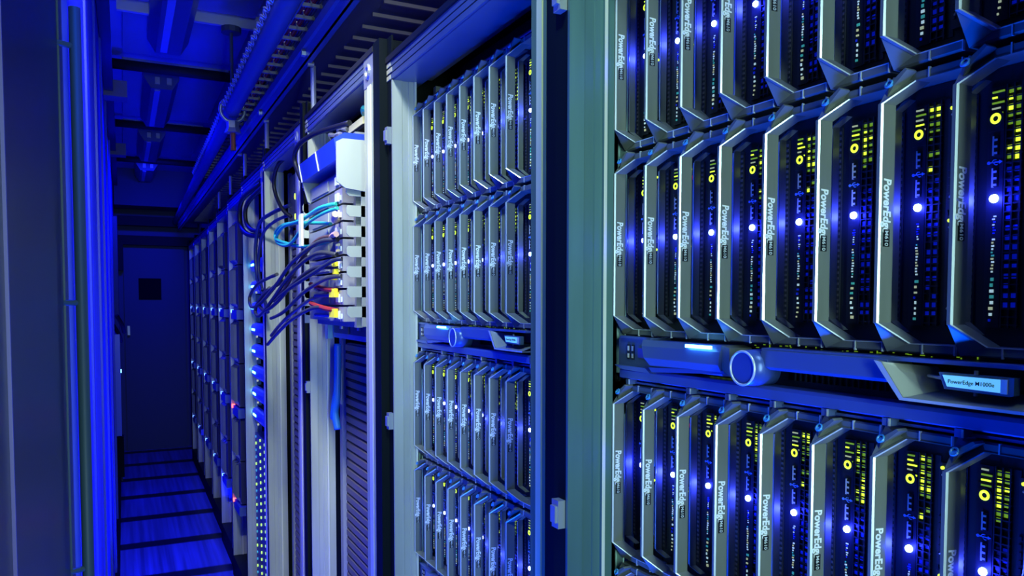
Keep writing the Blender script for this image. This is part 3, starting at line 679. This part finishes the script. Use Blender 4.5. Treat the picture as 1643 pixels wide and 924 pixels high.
# slatted blanking panels
def slats(y0, y1, x, z0, z1, label, pitch=.0225, rs=5):
    o = thing('slatted_panel', label, 'blanking panel', (x, y1, H + z0), 'tall slatted blanking panels')
    t = MB(); t.box(.004, .012, y0 - y1, 0, 0, z1 - z0)
    n = int((z1 - z0) / pitch)
    for k in range(n):
        z = k * pitch
        P = [(.004, z + .001), (-.0025, z + .004), (-.0025, z + pitch - .0042), (.004, z + pitch - .0015)]
        t.loft([(a, y0 - y1, c) for a, c in P], [(a, 0, c) for a, c in P])
    obj('slats', t, SLAT, o)
    t = MB()
    for k in range(n):
        t.box(.0, .0035, y0 - y1, 0, k * pitch - .0014, k * pitch + .001)
    obj('slat_gap', t, SEAL, o)
    return o
slats(1.55, 1.945, .502, -1.0, -.10, 'brown slatted blanking panel below the network switch')
slats(2.19, 2.60, .498, -1.02, .235, 'brown slatted blanking panel in the fourth rack, left of the network rack')
t = MB(); t.box(.497, .501, 1.60, 1.68, H - .255, H - .19); tag(obj('black_clip', t, SEAL), 'black torn square clipped on the slatted panel beside the post', 'clip')
t = MB(); t.tube([(.496, 1.625, H - .245), (.490, 1.615, H - .262), (.494, 1.60, H - .275)], .0035, 6); t.tube([(.492, 1.617, H - .262), (.494, 1.635, H - .278)], .003, 6)
tag(obj('silver_key', t, STEEL), 'small silver hook hanging under the black clip', 'hook')
o = thing('slotted_bracket', 'pale metal bracket with four square holes beside the blue cable', 'bracket', (.487, 1.965, H - .21))
t = MB(); t.box(0, .003, -.025, .02, -.045, .045); obj('plate', t, GREYM, o)
for z in (.03, .014, -.014, -.03):
    t = MB(); t.box(-.001, 0, -.012, .002, z - .005, z + .005); obj('square_hole', t, INK, o)
t = MB(); t.tube([(.470, 1.90, H - .10), (.468, 1.895, H - .16), (.465, 1.892, H - .23), (.462, 1.90, H - .27), (.466, 1.89, H - .31)], .009, 8)
t.tube([(.470, 1.91, H - .20), (.462, 1.915, H - .25), (.460, 1.92, H - .285), (.464, 1.905, H - .25)], .006, 8)
tag(obj('velcro_cable', t, cable_mat('bright blue', (.02, .16, .55)), None, None, True), 'thick bright blue cable hanging below the network switch', 'cable')
# green lamps unit in the fourth rack
o = thing('fibre_unit', 'narrow dark unit with two green lamps above the slatted panel', 'network device', (.49, 2.60, H + .245))
t = MB(); t.box(0, .25, -.40, 0, 0, .16); obj('casing', t, mat('unit casing', (.05, .05, .07), .5), o)
for z in (.075, .015):
    t = MB(); t.cyl((-.022, -.20, z), (-.004, -.20, z), .009, 12, .010); obj('green_lamp', t, LEDY, o)
    t = MB(); t.box(-.004, .0, -.23, -.17, z - .012, z + .012); obj('lamp_base', t, BLACKP, o)
# cables
def cab(name, col, pts, r, label, grp=None):
    t = MB(); t.tube([(x, y, H + z) for x, y, z in pts], r, 8, 0, 6)
    return tag(obj('network_cable', t, cable_mat(name, col), None, None, True), label, 'cable', grp)
GC = 'cables looping out of the network switch'
TEAL = (.03, .42, .36); DG = (.045, .045, .05); BR = (.20, .05, .04); NAVY = (.02, .10, .28)
cab('teal', TEAL, [(.398, 1.61, .205), (.375, 1.66, .20), (.360, 1.78, .185), (.352, 1.95, .185), (.350, 2.03, .165), (.355, 1.98, .150), (.375, 1.80, .128), (.398, 1.64, .133)], .0042, 'teal cable making the uppermost loop out of the network switch', GC)
cab('teal', TEAL, [(.398, 1.60, .195), (.380, 1.66, .188), (.365, 1.76, .172), (.358, 1.90, .140), (.352, 2.02, .150), (.352, 2.06, .178), (.358, 1.96, .192), (.380, 1.76, .178), (.398, 1.66, .168)], .0038, 'teal cable with a pale tag, crossing below the uppermost teal loop', GC)
t = MB(); t.box(.352, .356, 1.735, 1.765, H + .125, H + .195); tag(obj('cable_tag', t, WHITEP), 'white paper tag folded around the teal cables', 'tag')
for i, (pts, r, c, lb) in enumerate((
    ([(.398, 1.60, .130), (.372, 1.66, .128), (.350, 1.82, .095), (.342, 2.0, .045), (.335, 2.20, .000), (.332, 2.35, -.012), (.335, 2.40, .020), (.345, 2.30, .055), (.362, 2.10, .075)], .0046, DG, 'dark grey cable with the widest leftward loop below the teal cables'),
    ([(.398, 1.61, .100), (.370, 1.68, .105), (.352, 1.85, .070), (.342, 2.05, .010), (.335, 2.22, -.035), (.332, 2.28, -.020), (.338, 2.18, .020), (.352, 1.95, .055)], .0046, DG, 'dark grey cable looping lowest at the left of the switch'),
    ([(.398, 1.60, .072), (.372, 1.70, .075), (.356, 1.85, .045), (.345, 2.02, .000), (.338, 2.16, -.020), (.336, 2.24, .005), (.345, 2.12, .040)], .0046, (.03, .03, .045), 'black cable coiled inside the grey loops'),
    ([(.400, 1.575, .090), (.385, 1.60, .085), (.365, 1.72, .060), (.350, 1.90, .030), (.345, 2.04, .004)], .0044, (.025, .03, .05), 'black cable running straight left from the right-hand fingers'),
    ([(.400, 1.58, .055), (.380, 1.64, .050), (.362, 1.78, .022), (.350, 1.95, -.022), (.345, 2.10, -.040)], .0044, DG, 'grey cable sagging left just above the red plugs'),
    ([(.398, 1.63, -.016), (.375, 1.72, -.010), (.355, 1.88, -.040), (.345, 2.05, -.085), (.342, 2.14, -.110)], .0044, DG, 'grey cable drooping below the lowest module to the lower left'),
    ([(.398, 1.68, .020), (.378, 1.80, .005), (.355, 1.98, -.045), (.345, 2.10, -.085)], .0042, (.10, .10, .11), 'pale grey cable slanting down left beside the lowest module'),
    ([(.398, 1.62, .140), (.378, 1.70, .135), (.362, 1.80, .095), (.352, 1.92, .040), (.347, 2.02, .015)], .0042, (.09, .045, .04), 'brown cable slanting down left across the modules'))):
    cab('sheath %d' % i, c, pts, r, lb, GC)
cab('navy', NAVY, [(.465, 2.46, .300), (.430, 2.55, .285), (.405, 2.66, .26), (.400, 2.72, .18), (.402, 2.70, .08), (.405, 2.60, .02), (.41, 2.55, -.03)], .006, 'dark blue cable arching left of the green lamps')
cab('navy', NAVY, [(.465, 2.46, .270), (.430, 2.52, .255), (.408, 2.62, .22), (.402, 2.68, .12), (.405, 2.62, .04)], .005, 'dark blue cable in the inner arch beside the green lamps')
cab('black', (.012, .012, .015), [(.47, 2.40, .45), (.43, 2.45, .42), (.425, 2.50, .36), (.44, 2.46, .29), (.465, 2.44, .262)], .006, 'black cable dropping from the fourth rack top to the green lamps')
cab('black', (.012, .012, .015), [(.43, 1.62, .375), (.40, 1.80, .385), (.385, 1.92, .378), (.385, 1.97, .35), (.395, 1.94, .30)], .006, 'black cable curving over the left end of the blue hood')
cab('black', (.012, .012, .015), [(.445, 2.86, .42), (.40, 3.02, .38), (.395, 3.06, .30), (.41, 2.98, .25), (.44, 2.84, .235)], .009, 'thick black cable looping beside the fifth rack top')
cab('black', (.012, .012, .015), [(.45, 2.82, .41), (.41, 2.96, .36), (.405, 2.98, .30), (.42, 2.92, .26), (.45, 2.80, .25)], .008, 'black cable in the inner loop beside the fifth rack top')
for i, z in enumerate((.030, -.012)):
    o = thing('red_plug', ('upper', 'lower')[i] + ' red and yellow plug pair on the network switch', 'plug', (.398, 1.66, H + z), 'red plugs on the network switch')
    t = MB(); t.tube([(0, -.045, -.004), (-.012, .0, .0), (-.018, .06, .006), (-.022, .10, .012)], .0055, 8); obj('red_boot', t, mat('red boot', (.35, .03, .02), .4), o)
    t = MB(); t.tube([(0, -.02, -.014), (-.010, .04, -.014), (-.014, .09, -.014)], .004, 8); obj('blue_boot', t, mat('blue boot', (.03, .05, .3), .4), o)
    t = MB(); t.box(-.008, .0, -.055, -.012, -.018, .000); obj('yellow_body', t, mat('yellow plug', (.9, .85, .03), .4, emit=(.9, .8, .02), es=.25), o)
t = MB()
for k, (y, z) in enumerate(((1.602, .075), (1.598, .060), (1.61, .048), (1.60, .012))): t.box(.390, .399, y, y + .018, H + z, H + z + .010)
tag(obj('yellow_plugs', t, mat('yellow plug', (.9, .85, .03), .4)), 'short column of bright yellow plugs between the red plugs and teal cables', 'plug')
t = MB(); t.tube([(.398, 1.60, H + .172), (.385, 1.575, H + .168), (.380, 1.545, H + .176)], .007, 8); tag(obj('beige_plug', t, mat('tan plug', (.42, .33, .24), .5)), 'beige plug pointing right from the network switch', 'plug')
t = MB(); t.tube([(.396, 1.66, H + .136), (.390, 1.60, H + .140), (.385, 1.56, H + .138)], .006, 8); tag(obj('pink_plug', t, mat('salmon plug', (.6, .35, .3), .5)), 'salmon pink plug below the beige plug on the switch', 'plug')

# ================================================================== FIFTH RACK: two-unit servers and drive shelves
def srv():
    o = thing('rack_server', 'x', 'rack server', (0, 0, 0), 'blue-faced servers in the fifth rack')
    t = MB(); t.prism([(0, -.030), (0, .030), (.44, .030), (.44, -.030)], .012, .5, 'd'); obj('casing', t, BLACKP, o)
    t = MB()
    P = [(.012, -.026), (-.004, -.020), (-.010, -.006), (-.010, .010), (-.004, .022), (.012, .028)]
    t.loft([(a, -.0, c) for a, c in P], [(a, -.44, c) for a, c in P]); obj('front_bezel', t, mat('blue server bezel', (.12, .2, .6), .4, .2), o)
    t = MB(); t.bx(.03, .10, -.0118, -.010, -.002, .006); obj('light_strip', t, LEDC, o)
    t = MB(); t.cyl((-.014, -.16, -.022), (-.008, -.16, -.022), .004, 8); obj('lamp', t, LEDO, o)
    t = MB(); t.bx(-.035, -.012, -.002, .0, .000, .007); obj('ear_reflection', t, LEDC, o)  # added glowing bar stands for lamp reflections in the post
    t = MB(); t.bx(-.035, -.012, -.002, .0, .018, .021); obj('ear_mark', t, GLOWG, o)
    return o
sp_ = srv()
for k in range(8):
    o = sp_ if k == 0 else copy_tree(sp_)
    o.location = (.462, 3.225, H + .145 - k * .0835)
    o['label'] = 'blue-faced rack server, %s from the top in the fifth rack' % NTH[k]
def shelf():
    o = thing('drive_shelf', 'x', 'drive shelf', (0, 0, 0), 'drive shelves with dotted lamps in the fifth rack')
    t = MB(); t.bx(0, .44, 0, .4, -.040, .040); obj('casing', t, mat('shelf casing', (.02, .03, .12), .4), o)
    lm = MB().cyl((-.0035, 0, 0), (0, 0, 0), .0056, 8).mesh('lamp', mat('shelf lamp lens', (.5, .8, .1), .3, emit=(.4, .75, .08), es=1.3)); lc = MB().cyl((-.0035, 0, 0), (0, 0, 0), .0050, 8).mesh('lamp', LEDT)
    for a in range(3):
        for b in range(4): obj('lamp', lc if (b == 0 and a != 1) else lm, None, o, (0, -.03 - b * .105, .027 - a * .027))
    return o
sh = shelf()
for k in range(7):
    o = sh if k == 0 else copy_tree(sh)
    o.location = (.462, 3.225, H - .555 - k * .082)
    o['label'] = 'drive shelf dotted with green lamps, %s from the top in the fifth rack' % NTH[k]
t = thing('console_unit', 'small unit with cyan and yellow lamps at the foot of the fourth rack', 'network device', (.455, 2.62, H - 1.10))
m = MB(); m.box(0, .3, -.42, 0, -.04, .04); obj('casing', m, BLACKP, t)
m = MB(); m.box(-.003, 0, -.10, -.03, .0, .01); obj('cyan_lamp', m, LEDC, t)
m = MB(); m.cyl((-.004, -.2, .01), (0, -.2, .01), .008, 10); m.cyl((-.004, -.3, -.02), (0, -.3, -.02), .008, 10); obj('yellow_lamp', m, LEDY, t)

# ================================================================== FAR RACKS: simple blades seen edge on
far_body = MB().bx(0, .052, .018, .3, -.0965, .0965).mesh('body', mat('far blade body', (.03, .035, .07), .5))
fm = MB(); fm.bx(0, .004, 0, .014, -HB, HB, 0)
for s in (1, -1):
    fm.loft([(0, 0, s * HB), (0, -.004, s * HB), (.014, -.004, s * HB), (.014, 0, s * HB)], [(.016, -.012, s * .0905), (.016, -.018, s * .0905), (.03, -.018, s * .0905), (.03, -.012, s * .0905)])
    z0, z1 = sorted((s * .0903, s * .0966)); fm.bx(0, .050, .016, .018, z0, z1)
far_frame = fm.mesh('handle_frame', BEZ)
far_led = MB().cyl((.006, -.018, .012), (.0175, -.018, .012), .0075, 8).mesh('indicator_lamp', mat('far blue lamp lens', (.3, .4, 1), .3, emit=(.10, .25, 1), es=6))
far_red = MB().cyl((.004, -.012, .012), (.0175, -.012, .012), .0095, 8).mesh('indicator_lamp', LEDR)
cons_me = MB().bx(0, .20, .0, .2, -.024, .018).mesh('strip', BLUEP)
def far_blade(): 
    o = thing('blade_server', 'x', 'blade server', (0, 0, 0))
    obj('body', far_body, None, o); obj('handle_frame', far_frame, None, o); return o
fb = far_blade(); first = True
for r in range(5, 11):
    yf, xf, yn, ynn = RACKS[r]
    for row in range(6):
        for i in range(3):
            o = fb if first else copy_tree(fb); first = False
            zz = .27 - (row // 2) * .4445 - (row % 2) * .198
            o.location = (xf - .002, yf - .025 - i * PITCH, H + zz)
            o['label'] = 'blue-lit blade server, %s from the left in the %s blade row of the %s' % (NTH[i], NTH[row], RACKNAME[r])
            o['group'] = 'blade servers in the %s' % RACKNAME[r]
    for k in range(3):
        o = thing('lamp_console', 'narrow console with a %s lamp, %s from the top in the %s' % ('red' if (r == 5 and k) else 'blue', NTH[k], RACKNAME[r]), 'console', (xf + .004, yf - .012, H - .050 - k * .4445), 'console strips of the far racks')
        obj('strip', cons_me, None, o); obj('indicator_lamp', far_red if (r == 5 and k) else far_led, None, o, (-.008, 0, 0))

# ================================================================== LEFT SIDE: glossy cabinet door, post, grab rail
o = thing('cabinet_door', 'dark glossy cabinet door at the left edge, mirroring the lit racks', 'cabinet door', (XL, .75, 0))
t = MB(); t.box(-.03, -.004, -.20, .30, .02, H + .98); t.box(-.03, -.004, -1.5, -.205, .02, H + .98); obj('door_leaf', t, LEFT, o)
t = MB(); t.box(-.004, -.002, -.2065, -.2035, .02, H + .98); obj('edge_strip', t, mat('lilac edge strip', (.16, .12, .5), .4), o)
t = MB(); t.box(-.03, -.002, .300, .345, .02, H + .98); obj('door_stile', t, LEFTP, o)
o = thing('grab_rail', 'slim upright grey-blue rail beside the glossy cabinet door', 'rail', (XL, 1.12, 0))
t = MB(); t.cyl((.014, -.06, .10), (.014, -.06, H + .345), .0065, 14); obj('pole', t, LEFTP, o, None, True)
t = MB(); t.cyl((.014, -.06, H + .38), (.014, -.06, H + .43), .008, 12); obj('rail_end', t, SEAL, o, None, True)
for z in (.30, .0, -.32):
    t = MB(); t.cyl((-.006, -.07, H + z), (.014, -.06, H + z), .0035, 8); obj('rail_bracket', t, LEFTP, o)
t = MB(); t.box(-.028, -.006, -.024, .065, 0, H + 1.0); obj('backing_post', t, mat('navy post', (.08, .1, .2), .4), o)
# wall box and latch far down the left wall
o = thing('wall_box', 'small electrical box with a lever on the left wall near the far end', 'electrical box', (XL, 5.6, H - .5))
t = MB(); t.box(0, .035, -.06, .10, -.35, .30); obj('enclosure', t, mat('blue enclosure', (.12, .2, .55), .3), o)
t = MB(); t.box(.005, .045, -.04, .06, -.62, -.36); obj('lower_box', t, BLACKP, o)
t = MB(); t.tube([(.02, -.08, .42), (.05, -.04, .36), (.06, .02, .31)], .012, 8); t.tube([(.0, -.08, .36), (.03, -.04, .30), (.04, .02, .25)], .012, 8); obj('lever', t, SEAL, o)
t = MB(); t.box(.036, .040, .0, .03, .05, .07); obj('box_lamp', t, LEDC, o)
# ribs standing on the bright left wall
for i, y in enumerate((1.75, 2.4, 3.1, 4.0, 5.0)):
    t = MB(); t.box(XL, XL + .004 + .0015 * i, y, y + .05, .05, H + .98)
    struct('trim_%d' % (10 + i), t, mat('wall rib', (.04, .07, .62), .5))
t = MB(); t.box(XL, XL + .03, 6.3, 6.9, 0, H + .62); struct('trim_16', t, mat('dark cabinet end', (.04, .05, .1), .5))
